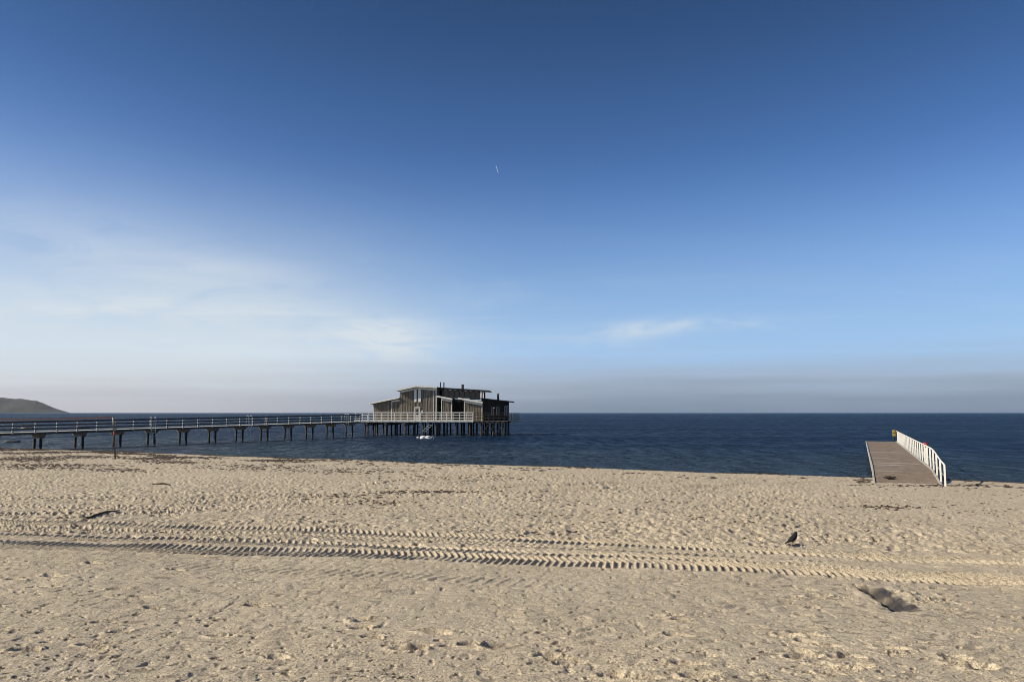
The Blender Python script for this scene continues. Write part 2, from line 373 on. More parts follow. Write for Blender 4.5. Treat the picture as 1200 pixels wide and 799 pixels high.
# the dug scoop
HC = ground(1022, 699)
def scoop():
    g = HC; r, c = sub(g.x-2.0, g.x+2.0, g.y-2, g.y+2.4)
    dx = X[r, c]-g.x; dy = Y[r, c]-g.y
    A = ground(998, 684); B = ground(1046, 715)
    L = math.hypot(B.x-A.x, B.y-A.y); ux, uy = (B.x-A.x)/L, (B.y-A.y)/L
    mx, my = (A.x+B.x)/2, (A.y+B.y)/2
    s = ((X[r, c]-mx)*ux+(Y[r, c]-my)*uy)/(L/2); q = (-(X[r, c]-mx)*uy+(Y[r, c]-my)*ux)   # q>0: away and right
    s = s+.06*pn(X[r, c]/.2, Y[r, c]/.2, 70)
    env = np.clip(1-s*s, 0, 1)**.6
    q = q+.02*pn(X[r, c]/.1, Y[r, c]/.1, 71)
    cut = sst(q, -.01, .02)*(1-sst(q, .09, .37))*env
    Z[r, c] -= .16*cut
    Z[r, c] += (.014*np.exp(-((q-.43)/.06)**2)+.012*np.exp(-((q+.07)/.05)**2))*env
    Z[r, c] += .03*np.abs(pn(X[r, c]/.07, Y[r, c]/.12, 75))*cut
    Z[r, c] += .045*np.sin(q*36+3*s+2*pn(X[r, c]/.25, Y[r, c]/.25, 72))*cut
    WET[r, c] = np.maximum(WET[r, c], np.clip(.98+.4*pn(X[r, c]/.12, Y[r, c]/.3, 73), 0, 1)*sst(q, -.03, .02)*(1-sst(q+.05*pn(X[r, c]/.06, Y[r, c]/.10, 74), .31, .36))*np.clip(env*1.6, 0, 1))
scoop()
for (dx, dy, a) in [(.62, .3, .05), (.70, .1, .04), (.66, -.05, .05), (.74, -.18, .04), (.6, -.22, .035), (.82, .02, .04), (.42, .25, .09), (.55, .05, .08), (.5, -.12, .07), (.38, -.2, .05), (-.5, -.05, .09), (-.62, .12, .05)]:
    stamp(HC.x+dx, HC.y+dy, a, a*.5, -.6, .03, .5)
WET = np.maximum(WET, (1-sst(T+.5*pn(X/2., Y/2., 97), .3, 1.5))*(T > -30))
DRY = Z*0
nr, nc = Z.shape
co = np.empty((nr*nc, 3), np.float32); co[:, 0] = X.ravel(); co[:, 1] = Y.ravel(); co[:, 2] = Z.ravel()
ii = (np.arange(nr-1)[:, None]*nc+np.arange(nc-1)[None, :]).ravel()
quads = np.stack([ii, ii+1, ii+1+nc, ii+nc], 1).astype(np.int32)
me = bpy.data.meshes.new('sand')
me.vertices.add(nr*nc); me.vertices.foreach_set('co', co.ravel())
me.loops.add(len(quads)*4); me.loops.foreach_set('vertex_index', quads.ravel())
me.polygons.add(len(quads)); me.polygons.foreach_set('loop_start', np.arange(0, len(quads)*4, 4, dtype=np.int32))
me.polygons.foreach_set('use_smooth', np.ones(len(quads), bool))
me.update(calc_edges=True)
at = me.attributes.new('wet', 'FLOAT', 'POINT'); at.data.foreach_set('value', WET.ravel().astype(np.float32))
m, n = new_mat('beach_sand'); tc = n.n('ShaderNodeTexCoord').outputs['Object']
a = n.noise(tc, .55, 6, .6); b = n.noise(tc, 9., 5, .65); g_ = n.noise(tc, 160., 2, .7); sp = n.noise(tc, 48., 3, .6)
c = n.mix(n.mr(a, .3, .7), (.565, .47, .325), (.665, .56, .40))
c = n.mix(n.mr(b, .35, .7, 0, .5), c, (.43, .345, .235))
c = n.mix(n.mr(g_, .35, .65, 0, .45), c, (.76, .64, .47))
c = n.mix(1.0, c, n.ramp(n.noise(tc, 75., 3, .7), [(.36, (.60, .58, .55)), (.66, (1.25, 1.25, 1.25))]), 'MULTIPLY')
c = n.mix(n.mr(sp, .585, .66, 0, .8), c, (.12, .085, .05))
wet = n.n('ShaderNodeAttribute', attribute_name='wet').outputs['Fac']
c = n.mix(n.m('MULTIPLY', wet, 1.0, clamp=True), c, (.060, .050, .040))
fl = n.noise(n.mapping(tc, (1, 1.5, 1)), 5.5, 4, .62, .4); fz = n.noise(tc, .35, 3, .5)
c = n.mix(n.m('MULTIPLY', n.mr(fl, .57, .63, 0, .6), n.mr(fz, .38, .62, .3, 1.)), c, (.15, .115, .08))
c = n.mix(n.mr(n.noise(n.mapping(tc, (1, 1.4, 1), (0, 0, 0), (4, 9, 0)), 17., 4, .65), .61, .67, 0, .75), c, (.15, .115, .08))
hgt = n.m('ADD', n.m('MULTIPLY', g_, .35), n.m('ADD', n.m('MULTIPLY', sp, .6), n.m('MULTIPLY', b, 1.2)))
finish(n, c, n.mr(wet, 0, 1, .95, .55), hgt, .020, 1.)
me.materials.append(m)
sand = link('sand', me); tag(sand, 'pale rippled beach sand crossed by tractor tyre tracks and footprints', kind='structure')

# ---------------------------------------------------------------- sea
ys2 = np.concatenate([[-120, 0, 20], np.geomspace(30, 13000, 70)])
us2 = np.concatenate([-np.geomspace(1.6, .9, 3), np.linspace(-.8, .8, 17), np.geomspace(.9, 1.6, 3)])
Xs = np.maximum(ys2, 30)[:, None]*us2[None, :]; Ys = np.repeat(ys2[:, None], len(us2), 1)
nr2, nc2 = Xs.shape; co = np.stack([Xs.ravel(), Ys.ravel(), np.zeros(Xs.size)], 1)
ii = (np.arange(nr2-1)[:, None]*nc2+np.arange(nc2-1)[None, :]).ravel()
me = bpy.data.meshes.new('sea'); me.from_pydata(co.tolist(), [], np.stack([ii, ii+1, ii+1+nc2, ii+nc2], 1).tolist())
m, n = new_mat('sea_water'); tc = n.n('ShaderNodeTexCoord').outputs['Object']
w1 = n.noise(n.mapping(tc, (1, 1.6, 1), (0, 0, R(12))), 1.5, 4, .62)
w2 = n.noise(n.mapping(tc, (1, 2.2, 1), (0, 0, R(-8))), .38, 4, .6)
w3 = n.noise(n.mapping(tc, (.4, 1.3, 1)), .045, 3, .5)
pt = n.noise(n.mapping(tc, (.22, 1.1, 1), (0, 0, R(4))), .05, 5, .6)
shal = n.n('ShaderNodeSeparateXYZ', i_0=tc)
tsh = n.m('DIVIDE', n.m('ADD', n.m('SUBTRACT', shal.outputs[1], 49.), n.m('MULTIPLY', shal.outputs[0], .48)), 1.109)  # metres offshore
cc = n.mix(n.mr(pt, .35, .65), (.006, .023, .058), (.011, .034, .076))
cc = n.mix(n.mr(tsh, 45., 0., 0., .85), cc, (.040, .064, .088))
h = n.m('ADD', n.m('MULTIPLY', w1, .95), n.m('ADD', n.m('MULTIPLY', w2, 2.2), n.m('MULTIPLY', w3, 3.0)))
bn = n.n('ShaderNodeBump'); bn.inputs['Distance'].default_value = 1.0
n.put(bn.inputs['Height'], h); n.put(bn.inputs['Strength'], n.mr(pt, .3, .7, .8, 1.))
gst = n.noise(n.mapping(tc, (1.1, .16, 1)), .9, 5, .7)
df = n.n('ShaderNodeBsdfDiffuse', i_0=cc); n.put(df.inputs['Normal'], bn.outputs[0])
gl = n.n('ShaderNodeBsdfAnisotropic', distribution='GGX'); gl.inputs['Color'].default_value = (.92, .97, 1, 1); n.put(gl.inputs['Roughness'], n.mr(pt, .3, .7, .16, .30)); n.put(gl.inputs['Normal'], bn.outputs[0])
fr = n.n('ShaderNodeFresnel'); fr.inputs['IOR'].default_value = 1.33; n.put(fr.inputs['Normal'], bn.outputs[0])
mx = n.n('ShaderNodeMixShader', i_1=df, i_2=gl); n.put(mx.inputs[0], n.m('MULTIPLY', fr, n.m('MULTIPLY', n.mr(gst, .38, .62, .30, 1.0), n.mr(pt, .35, .65, .8, 1.2))))   # wave troughs hide most of the grazing facets
n.n('ShaderNodeOutputMaterial', i_0=mx)
me.materials.append(m)
sea = link('sea', me); tag(sea, 'dark blue choppy sea reaching to the horizon', kind='structure')

# ---------------------------------------------------------------- headland
def headland():
    D = 9000.; prof = [(-700,440),(-500,443),(-300,448),(-150,456),(-40,463),(0,466),(12,467),(25,467.3),(42,469.3),(50,472),(56,474.5),(66,478.5),(74,481),(82,483.35)]
    pxs = np.arange(-700, 83, 2.0); py = np.interp(pxs, [p[0] for p in prof], [p[1] for p in prof])
    rows = 26; vs = []; 
    for j in range(rows):
        v = j/(rows-1)
        for i, p in enumerate(pxs):
            top = W(p, py[i], D); d = D-700+1400*v
            x = top.x*d/D
            prf = math.sin(math.pi*v)**.8
            nz = float(pn(np.array([x/225.]), np.array([d/175.]), 80)[0])*.26+float(pn(np.array([x/70.]), np.array([d/62.]), 81)[0])*.14+float(pn(np.array([x/23.]), np.array([d/30.]), 82)[0])*.07
            hh = max(0, top.z-.0)
            z = hh*prf*(1+nz*(1-prf*.75))-2
            vs.append((x, d, z))
    nc_ = len(pxs); fs = [(j*nc_+i, j*nc_+i+1, (j+1)*nc_+i+1, (j+1)*nc_+i) for j in range(rows-1) for i in range(nc_-1)]
    me = bpy.data.meshes.new('headland'); me.from_pydata(vs, [], fs)
    me.polygons.foreach_set('use_smooth', [True]*len(fs))
    m, n = new_mat('headland_scrub'); tc = n.n('ShaderNodeTexCoord').outputs['Object']
    a = n.noise(tc, .005, 8, .65); b = n.noise(tc, .024, 5, .6)
    c = n.mix(n.mr(a, .4, .6), (.010, .015, .014), (.050, .052, .042))
    c = n.mix(n.mr(b, .45, .65, 0, .6), c, (.05, .06, .035))
    finish(n, c, .95, b, 8.); me.materials.append(m)
    tag(link('headland', me), 'low scrub covered headland running down to the sea', kind='structure')
headland()

# ---------------------------------------------------------------- pier
P0 = Vector((-46.7, 67.6, 0)); U = Vector((.497, .868, 0)).normalized(); NRM = Vector((U.y, -U.x, 0))  # NRM: towards the camera side
ANG = math.atan2(U.y, U.x)
pier = thing('pier', 'long narrow timber pier on paired piles running from the left edge to the platform', 'pier', (P0.x, P0.y, 0), ANG)
# local frame: +x along the pier, -y towards the camera
S0, S1 = -26., 47.6; HW = 1.05
zb = lambda s: 1.47+.0115*s
d = MB()
s = S0; i = 0
while s < S1:
    z = zb(s); dz = random.uniform(-.006, .006)
    d.box(s, s+.142, -HW, HW, z+.155+dz, z+.195+dz); s += .15
part('deck_planks', d, M['pale_timber'], pier, kind='stuff')
for yy in (-HW+.04, 0, HW-.04):
    f = MB(); f.bar((S0, yy, zb(S0)+.055), (S1, yy, zb(S1)+.055), .08, .20); part('stringer', f, M['timber'], pier)
pil = MB().tube([(0, 0, 0), (0, 0, 3.4)], .125, 10).mesh('pile', M['pile'], True)
capm = MB().add([(-.16, -1.02, 0), (.16, -1.02, 0), (.16, 1.02, 0), (-.16, 1.02, 0), (-.16, -1.02, .12), (.16, -1.02, .12), (.16, 1.02, .12), (-.16, 1.02, .12),
                 (-.16, -.72, -.26), (.16, -.72, -.26), (.16, .72, -.26), (-.16, .72, -.26)],
                [(4,5,6,7),(0,1,5,4),(2,3,7,6),(1,2,6,5),(3,0,4,7),(8,11,10,9),(0,8,9,1),(2,10,11,3),(1,9,10,2),(3,11,8,0)]).mesh('cap_beam', M['concrete'])
post = MB().box(-.07, .07, -.055, .055, -.12, 1.0).mesh('rail_post', M['pale_timber'], bevel=.008)
k = -7
while 3.57+3.9*k < S1:
    s = 3.57+3.9*k; k += 1
    if s < S0+.5: continue
    link('cap_beam', capm, pier, (s, 0, zb(s)-.13))
    for yy in (-.58, .58):
        o = link('pile', pil, pier, (s, yy, zb(s)-.20-3.4), (random.uniform(-.01, .01), random.uniform(-.015, .015), 0))
j = 0
ladders = []
for px in (172, 285, 399.5):
    kk = (px-600)/871; ladders.append((67.6*kk+46.7)/(.497-.868*kk))
s = S0+.3
doubles = []
for px in (122, 185, 303, 422):
    kk = (px-600)/871; doubles.append((67.6*kk+46.7)/(.497-.868*kk))
posts_s = [x for x in np.arange(.75-1.95*13, S1, 1.95)]
for s in posts_s + [q+.45 for q in doubles]:
    if s < S0: continue
    link('rail_post', post, pier, (float(s), -HW-.06, zb(s)+.19))
for hgt, hh in ((.95, .14), (.62, .13), (.30, .13)):
    f = MB(); a, b = S0, S1
    f.bar((a, -HW-.135, zb(a)+.19+hgt), (b, -HW-.135, zb(b)+.19+hgt), .04, hh); part('rail', f, M['timber'], pier)
f = MB(); f.bar((S0, -HW-.06, zb(S0)+1.22), (S1, -HW-.06, zb(S1)+1.22), .16, .035); part('handrail', f, M['timber'], pier)
f = MB(); f.tube([(S0, -.62, zb(S0)-.36), (10.6, -.62, zb(10.6)-.36)], .06, 8); part('pipe', f, M['steel'], pier, True)
def bathing_ladder(parent, loc, rz, lab, drop=1.9, grp=None):
    t = thing('bathing_ladder', lab, 'ladder', loc, rz, grp)
    for sx in (-.25, .25):
        f = MB(); pts = [(sx, .32, .15)] + [(sx, .16+.16*math.cos(a), 1.0+.16*math.sin(a)) for a in np.linspace(0, math.pi, 7)] + [(sx, 0, -drop)]
        f.tube(pts, .03, 6); part('ladder_rail', f, M['steel'], t, True)
    for q in range(5):
        z = -.2-.3*q
        if z < -drop: break
        f = MB(); f.box(-.25, .25, -.05, .05, z-.015, z+.015); part('rung', f, M['steel'], t)
    return t
for s, lab in zip(ladders, ('steel bathing ladder with hooped rails, nearest of those along the long pier', 'steel bathing ladder with hooped rails halfway along the long pier', 'steel bathing ladder with hooped rails at the far end of the pier by the platform')):
    wpt = P0+U*s+NRM*(HW+.24); bathing_ladder(None, (wpt.x, wpt.y, zb(s)+.2), ANG, lab, 1.2)

# ---------------------------------------------------------------- platform
PF = 113.4                                   # distance of the front edge
kx = lambda px: (px-600)*PF/871
pl_x0, pl_x1 = kx(418), kx(597)
ZD = 2.22                                    # deck level
plat = thing('platform', 'raised timber platform on many piles carrying the bathhouse', 'platform', (pl_x0, PF, 0))
Lp = pl_x1-pl_x0; Dp = 10.5
d = MB(); x = 0
while x < Lp-.1:
    d.box(x, min(x+.142, Lp), 0, Dp, ZD-.04+random.uniform(-.005, .005), ZD); x += .15
part('deck_planks', d, M['pale_timber'], plat, kind='stuff')
xr = kx(608)-pl_x0
f = MB(); f.box(Lp, xr, 2.6, Dp, ZD-.04, ZD+.002); part('side_deck', f, M['timber'], plat)
f = MB(); f.box(0, kx(558)-pl_x0, -.05, 0, ZD-.16, ZD+.03); part('fascia_board', f, M['white_wood'], plat, label='pale edge board along the sunny part of the platform')
f = MB(); f.box(kx(558)-pl_x0, Lp, -.05, 0, ZD-.3, ZD+.02); part('fascia_board', f, M['pile'], plat, label='right end edge board with its shade put into a dark colour')  # same edge board continued, shade painted in as a dark colour
for y_ in (.1, 2.6, 5.2, 7.8, 10.3):
    f = MB(); f.box(0, Lp, y_-.07, y_+.07, ZD-.30, ZD-.045); part('joist', f, M['pile'], plat)
pil2 = MB().tube([(0, 0, 0), (0, 0, 4.2)], .13, 10).mesh('pile', M['pile'], True)
capP = MB().add([(-.14, -.42, 0), (.14, -.42, 0), (.14, 10.4, 0), (-.14, 10.4, 0), (-.14, -.42, .1), (.14, -.42, .1), (.14, 10.4, .1), (-.14, 10.4, .1), (-.14, -.1, -.26), (.14, -.1, -.26), (.14, 10.2, -.26), (-.14, 10.2, -.26)],
                [(4,5,6,7),(0,1,5,4),(2,3,7,6),(1,2,6,5),(3,0,4,7),(8,11,10,9),(0,8,9,1),(2,10,11,3),(1,9,10,2),(3,11,8,0)]).mesh('cap_beam', M['concrete'])
for px in (433, 455.5, 478, 498, 515, 537, 553, 567, 581, 594):
    xx = kx(px)-pl_x0
    if px < 490: link('cap_beam', capP, plat, (xx, .05, ZD-.41))
    for y_ in (.25, 3.3, 6.6, 9.9):
        jx = random.uniform(-.12, .12)
        link('pile', pil2, plat, (xx+jx, y_, ZD-.28-4.2), (random.uniform(-.012, .012), random.uniform(-.02, .02), 0))
for px in (426.5, 442.5, 466, 487, 506, 522.5, 545, 560, 573.5, 588):
    xx = kx(px)-pl_x0
    for y_ in (1.9, 8.2):
        link('pile', pil2, plat, (xx, y_, ZD-.28-4.2), (random.uniform(-.012, .012), random.uniform(-.02, .02), 0))
for (p0, p1) in ((576, 568), (576, 583), (594, 583)):
    f = MB(); f.bar((kx(p0)-pl_x0, .1, ZD-.4), (kx(p1)-pl_x0, .1, .25), .12, .14); part('brace', f, M['pile'], plat)
postw = MB().box(-.04, .04, -.045, .045, -.2, 1.30).mesh('rail_post', M['white_wood'])
postd = MB().box(-.04, .04, -.045, .045, -.2, 1.30).mesh('rail_post', M['pile'])  # dark right-end posts, shade put into the colour
for px in list(np.arange(420, 559, 7.65)):
    link('rail_post', postw, plat, (kx(px)-pl_x0, -.1, ZD))
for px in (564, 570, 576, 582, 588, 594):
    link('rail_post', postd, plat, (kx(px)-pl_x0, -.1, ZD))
xa, xb = 0, kx(558.5)-pl_x0
for hgt, hh in ((1.27, .09), (.88, .09), (.50, .09)):
    f = MB(); f.box(xa, xb, -.185, -.145, ZD+hgt-hh/2, ZD+hgt+hh/2); part('rail', f, M['white_wood'], plat)
    f = MB(); f.box(xb+.05, Lp, -.185, -.145, ZD+hgt-hh/2, ZD+hgt+hh/2); part('rail', f, M['pile'], plat)  # right-end rails likewise carry shade in their dark colour
f = MB(); f.box(xa, xb, -.21, -.02, ZD+1.33, ZD+1.365); part('handrail', f, M['white_wood'], plat)
f = MB(); f.box(0, xb, -.187, -.147, ZD+.02, ZD+.17); part('kick_board', f, M['white_wood'], plat)
for x_ in np.linspace(Lp+.05, xr-.05, 4):
    for y_ in (2.65, ):
        link('rail_post', postd, plat, (float(x_), y_, ZD))
for hgt in (1.15, .85, .55, .25):
    f = MB(); f.box(Lp, xr, 2.58, 2.62, ZD+hgt-.045, ZD+hgt+.045); f.box(xr-.04, xr, 2.6, Dp, ZD+hgt-.045, ZD+hgt+.045); part('rail', f, M['pile'], plat)

# raised ladder hanging askew under the deck
t = thing('raised_ladder', 'pale ladder tilted up under the front edge of the platform above the swans', 'ladder', (kx(500), PF-.35, 0))
for dx in (0, .52):
    f = MB(); f.bar((dx-.15, 0, .62), (dx+.95, .0, 1.75), .04, .06); part('ladder_rail', f, M['pale_timber'], t)
for q in (.15, .4, .65, .9):
    f = MB(); f.bar((-.15+1.1*q, 0, .62+1.13*q), (-.15+1.1*q+.52, 0, .62+1.13*q), .04, .04); part('rung', f, M['pale_timber'], t)

# ---------------------------------------------------------------- bathhouse
HF = 116.0
hx = lambda px, D=HF: (px-600)*D/871
hz = lambda py, D=HF: W(600, py, D).z
OX = hx(437)
house = thing('bathhouse', 'weathered plank bathhouse with low white edged roofs standing over the sea', 'building', (OX, HF, ZD))
def wall(pts, mat, name='wall', bw=.2, label=None):
    """vertical boards along one wall; pts = (x0,y0,top0,x1,y1,top1) world; outward = right hand side of the run seen from above"""
    x0, y0, t0, x1, y1, t1 = pts
    L = math.hypot(x1-x0, y1-y0); n_ = max(1, int(L/bw)); dx, dy = (x1-x0)/L, (y1-y0)/L; ox, oy = dy, -dx
    f = MB()
    for i in range(n_):
        a, b = i/n_, (i+1)/n_; g = .012/L
        out = .0 + (.035 if i % 2 else .0)+random.uniform(0, .01); inn = -.10
        za, zb_ = t0+(t1-t0)*a-ZD, t0+(t1-t0)*b-ZD
        P = []
        for (q, zz) in ((a+g, za), (b-g, zb_)):
            for o_ in (inn, out):
                for z_ in (0, zz):
                    P.append((x0+dx*L*q+ox*o_-OX, y0+dy*L*q+oy*o_-HF, z_))
        f.add(P, [(0,1,3,2),(4,6,7,5),(0,4,5,1),(2,3,7,6),(1,5,7,3),(0,2,6,4)])
    return part(name, f, mat, house, label=label)
def slab(poly, thick, mat, name='roof', parent=None, edge=None):
    """poly: world (x,y,z of underside)"""
    n_ = len(poly); vs = [(x-OX, y-HF, z-ZD) for x, y, z in poly]+[(x-OX, y-HF, z-ZD+thick) for x, y, z in poly]
    f = MB().add(vs, [tuple(range(n_))[::-1], tuple(range(n_, 2*n_))]+[(i, (i+1) % n_, n_+(i+1) % n_, n_+i) for i in range(n_)])
    return part(name, f, mat, parent or house)
def fascia(p, q, h, mat=None, parent=None, off=.0):
    f = MB(); f.bar((p[0]-OX, p[1]-HF-.03, p[2]-ZD), (q[0]-OX, q[1]-HF-.03, q[2]-ZD), .05, h)
    return part('fascia', f, mat or M['white_wood'], parent or house)
B = HF+6.5
# low left wing
xw0, xw1, xh0, xh1 = hx(439), hx(470.4), hx(470.4), hx(514)
zw0, zw1 = hz(473.4), hz(467.4)
wall((xw0, HF, zw0, xw1, HF, zw1), M['cladding']); wall((xw0, B, zw0, xw0, HF, zw0), M['cladding'])
r = slab([(hx(434.5), HF-.5, zw0-.05), (xw1, HF-.5, zw1+.1), (xw1, B+.4, zw1+.1), (hx(434.5), B+.4, zw0-.05)], .16, M['felt'])
fascia((hx(434.5), HF-.5, zw0+.05), (xw1, HF-.5, zw1+.2), .22, parent=r)
for px in (461, 439.6):
    f = MB(); f.box(hx(px)-OX-.05, hx(px)-OX+.05, -.07, -.045, 0, (zw0 if px < 450 else hz(470))-ZD-.05)
    part('corner_board', f, M['white_wood'], house)
f = MB(); f.bar((hx(461)-OX, -.07, hz(470.2)-ZD), (xw1-OX, -.07, hz(468.9)-ZD), .04, .22); part('trim_board', f, M['white_wood'], house)
# tall block with the main roof
zl, zr, ze = hz(458.4), hz(453.9), hz(456.8)
xrg, xre = hx(490.5), hx(573)
zt = lambda px: np.interp(px, [468, 490.5, 573], [zl, zr, hz(459.0)])
wall((xh0, HF-.2, zt(470.4), xrg, HF-.2, zt(490.5)), M['cladding']); wall((xrg+.01, HF-.2, zt(490.5), xh1, HF-.2, zt(514)), M['cladding'])
wall((xh0, B, zt(470.4), xh0, HF-.2, zt(470.4)), M['cladding']); wall((xh1, HF-.2, zt(514), xh1, B, zt(514)), M['cladding'])
xle = hx(467)
r1 = slab([(xle, HF-.9, zl-.02), (xrg, HF-.9, zr+.05), (xrg, B+.5, zr+.05), (xle, B+.5, zl-.02)], .18, M['felt'])
r2 = slab([(xrg+.002, HF-.9, zr+.05), (hx(515), HF-.9, zt(515)+.05), (hx(515), B+.5, zt(515)+.05), (xrg+.002, B+.5, zr+.05)], .18, M['felt'])
r3 = slab([(hx(515)+.002, HF+1.2, zt(515)+.05), (xre, HF+1.2, zt(573)+.05), (xre, B+.5, zt(573)+.05), (hx(515)+.002, B+.5, zt(515)+.05)], .18, M['felt'])
fascia((xle, HF-.9, zl+.08), (xrg, HF-.9, zr+.15), .24, parent=r1); fascia((xrg, HF-.9, zr+.15), (hx(515), HF-.9, zt(515)+.15), .24, parent=r2)
fascia((hx(515)+.02, HF+1.2, zt(515)+.13), (xre, HF+1.2, zt(573)+.13), .2, M['cladding_shaded'], r3)  # shade of the set-back eave put into the dark fascia
f = MB(); f.bar((xh0-OX, -.28, zt(471)-ZD-.22), (xrg-OX, -.28, zr-ZD-.16), .04, .3); part('trim_board', f, M['white_wood'], house)
f = MB(); f.bar((xrg-OX, -.282, zr-ZD-.16), (xh1-OX, -.28, zt(514)-ZD-.18), .04, .3)
part('trim_board', f, M['white_wood'], house)
for a_, b_ in ((487.6, 490.3), (492.3, 495.4)):
    f = MB(); f.box(hx(a_)-OX, hx(b_)-OX, -.30, -.262, hz(471)-ZD, hz(455)-ZD); part('white_panel', f, M['white_wood'], house, label='tall white panel on the lit corner of the tall block')
f = MB(); f.box(hx(513)-OX, hx(514)-OX, -.31, -.266, 0, zt(513)-ZD-.1); part('corner_board', f, M['white_wood'], house)
f = MB(); f.box(hx(510.3)-OX, hx(510.8)-OX, -.3, -.262, 0, zt(510)-ZD-.1); part('corner_board', f, M['white_wood'], house)
dr = MB(); dr.box(hx(488.4)-OX, hx(494.4)-OX, -.29, -.262, 0, 2.1); dr = part('door', dr, M['pale_timber'], house)
f = MB(); f.box(hx(488.0)-OX, hx(488.5)-OX, -.33, -.30, 0, 2.15); f.box(hx(494.3)-OX, hx(494.8)-OX, -.33, -.30, 0, 2.15); f.box(hx(488.5)-OX, hx(494.3)-OX, -.33, -.30, 2.02, 2.15); part('door_frame', f, M['white_wood'], dr)
f = MB(); f.box(hx(490.2)-OX, hx(492.6)-OX, -.305, -.292, 1.0, 1.85); part('door_pane', f, M['glass'], dr)
f = MB(); f.box(hx(496.6)-OX, hx(497.8)-OX, -.36, -.262, 1.15, 1.65); part('wall_lamp', f, M['white_wood'], house)
# recessed dark clerestory with glazing
CL = HF+2.4
cx = lambda px: (px-600)*CL/871
wall((xh1, CL, hz(466, CL), cx(566), CL, hz(470, CL)), M['cladding_shaded'])
wall((cx(566), CL, hz(459, CL), cx(566), B, hz(459, CL)), M['cladding_shaded'])
for i in range(8):
    a_ = 514.6+i*6.15; x0, x1 = cx(a_)-OX, cx(a_+5.8)-OX
    z0 = hz(466.5, CL)-ZD if i < 6 else hz(468, CL)-ZD; z1 = zt(a_+6)-ZD-.02
    w_ = MB(); w_.box(x0, x1, 2.43, 2.47, z0, z1); w_ = part('window', w_, M['glass'], house)
    f = MB(); f.box(x0-.05, x0+.03, 2.36, 2.42, z0, z1); f.box(x0+.03, x1, 2.36, 2.42, z0-.04, z0+.05); f.box(x0+.03, x1, 2.36, 2.42, z1-.10, z1-.02); part('window_frame', f, M['cladding_shaded'], w_)
for px in (564.3, 567.2):
    f = MB(); f.box(hx(px)-OX-.09, hx(px)-OX+.09, 1.3, 1.42, hz(467.5)-ZD, zt(px)-ZD+.1); part('roof_post', f, M['white_wood'], house)
# small projecting bays with white edged lean-to roofs
for nm, (pa, pb, ya, yb, wa, wb) in enumerate(((514.5, 532.8, 464.3, 467.6, 519.3, 532), (539.5, 568, 466.6, 471.6, 546, 567.3))):
    za, zb2 = hz(ya), hz(yb)
    r = slab([(hx(pa), HF-.55, za-.12), (hx(pb), HF-.55, zb2-.12), (hx(pb), CL-.06, zb2-.06), (hx(pa), CL-.06, za-.06)], .16, M['felt'])
    fascia((hx(pa), HF-.55, za-.03), (hx(pb), HF-.55, zb2-.03), .23, parent=r)
    tt = lambda px: np.interp(px, [pa, pb], [za-.13, zb2-.13])
    wall((hx(wa), HF-.05, tt(wa), hx(wb), HF-.05, tt(wb)), M['cladding'])
    wall((hx(wa), CL-.05, tt(wa), hx(wa), HF-.05, tt(wa)), M['cladding_shaded']); wall((hx(wb), HF-.05, tt(wb), hx(wb), CL-.05, tt(wb)), M['cladding_shaded'])
    f = MB(); f.bar((hx(wa)-OX, -.12, tt(wa)-ZD-.2), (hx(wb)-OX, -.12, tt(wb)-ZD-.2), .03, .32)
    part('trim_board', f, M['white_wood'], house)
    f = MB(); f.box(hx(wa)-OX, hx(wa)-OX+.09, -.14, -.10, 0, tt(wa)-ZD-.35); part('corner_board', f, M['white_wood'], house)
    f = MB(); f.box(hx(wb)-OX-.09, hx(wb)-OX, -.14, -.10, 0, tt(wb)-ZD-.35); part('corner_board', f, M['white_wood'], house)
# end block turned away from the sun, shade also put into its dark boards
e0 = (hx(568), HF+.1); e1 = (-.35-.1, HF+2.9); e2 = (e1[0]-1.7, B+1.0); e3 = (hx(560), B+.8)
ez0, ez1 = hz(467.2), hz(471.8)
ezf = lambda x: np.interp(x, [hx(560), hx(603)], [ez0, ez1])
wall((e0[0], e0[1], ezf(e0[0]), e1[0], e1[1], ezf(e1[0])), M['cladding_shaded'])
wall((e1[0], e1[1], ezf(e1[0]), e2[0], e2[1], ezf(e2[0])), M['cladding_shaded'])
wall((e2[0], e2[1], ezf(e2[0]), e3[0], e3[1], ezf(e3[0])), M['cladding_shaded'])
r = slab([(hx(565.5), HF-.5, ezf(hx(565.5))), (e1[0]-.6, HF+1.6, ezf(e1[0]-.6)), (hx(603), HF+2.6, ezf(hx(603))), (e1[0]+.3, B+1.5, ezf(e1[0])), (hx(560), B+1.2, ezf(hx(560)))], .2, M['felt'])
dE = Vector((e1[0]-e0[0], e1[1]-e0[1])).normalized(); oE = Vector((dE.y, -dE.x))
for q0, q1, z0, z1 in ((.30, .38, 1.0, 2.1), (.50, .60, 1.0, 2.1), (.82, .87, .8, 2.3), (.90, .95, .8, 2.3)):
    LE = math.hypot(e1[0]-e0[0], e1[1]-e0[1])
    a = Vector(e0)+dE*LE*q0+oE*.065; b = Vector(e0)+dE*LE*q1+oE*.065
    w_ = MB(); w_.bar((a.x-OX, a.y-HF, (z0+z1)/2), (b.x-OX, b.y-HF, (z0+z1)/2), .03, z1-z0); w_ = part('window', w_, M['glass'], house)
    f = MB()
    for zz in (z0, z1): f.bar((a.x-OX+oE.x*.03, a.y-HF+oE.y*.03, zz), (b.x-OX+oE.x*.03, b.y-HF+oE.y*.03, zz), .05, .06)
    for pp in (a, b): f.bar((pp.x-OX+oE.x*.03, pp.y-HF+oE.y*.03, z0), (pp.x-OX+oE.x*.03, pp.y-HF+oE.y*.03, z1), .05, .06, up=(1, 0, 0))
    part('window_frame', f, M['pale_timber'], w_)
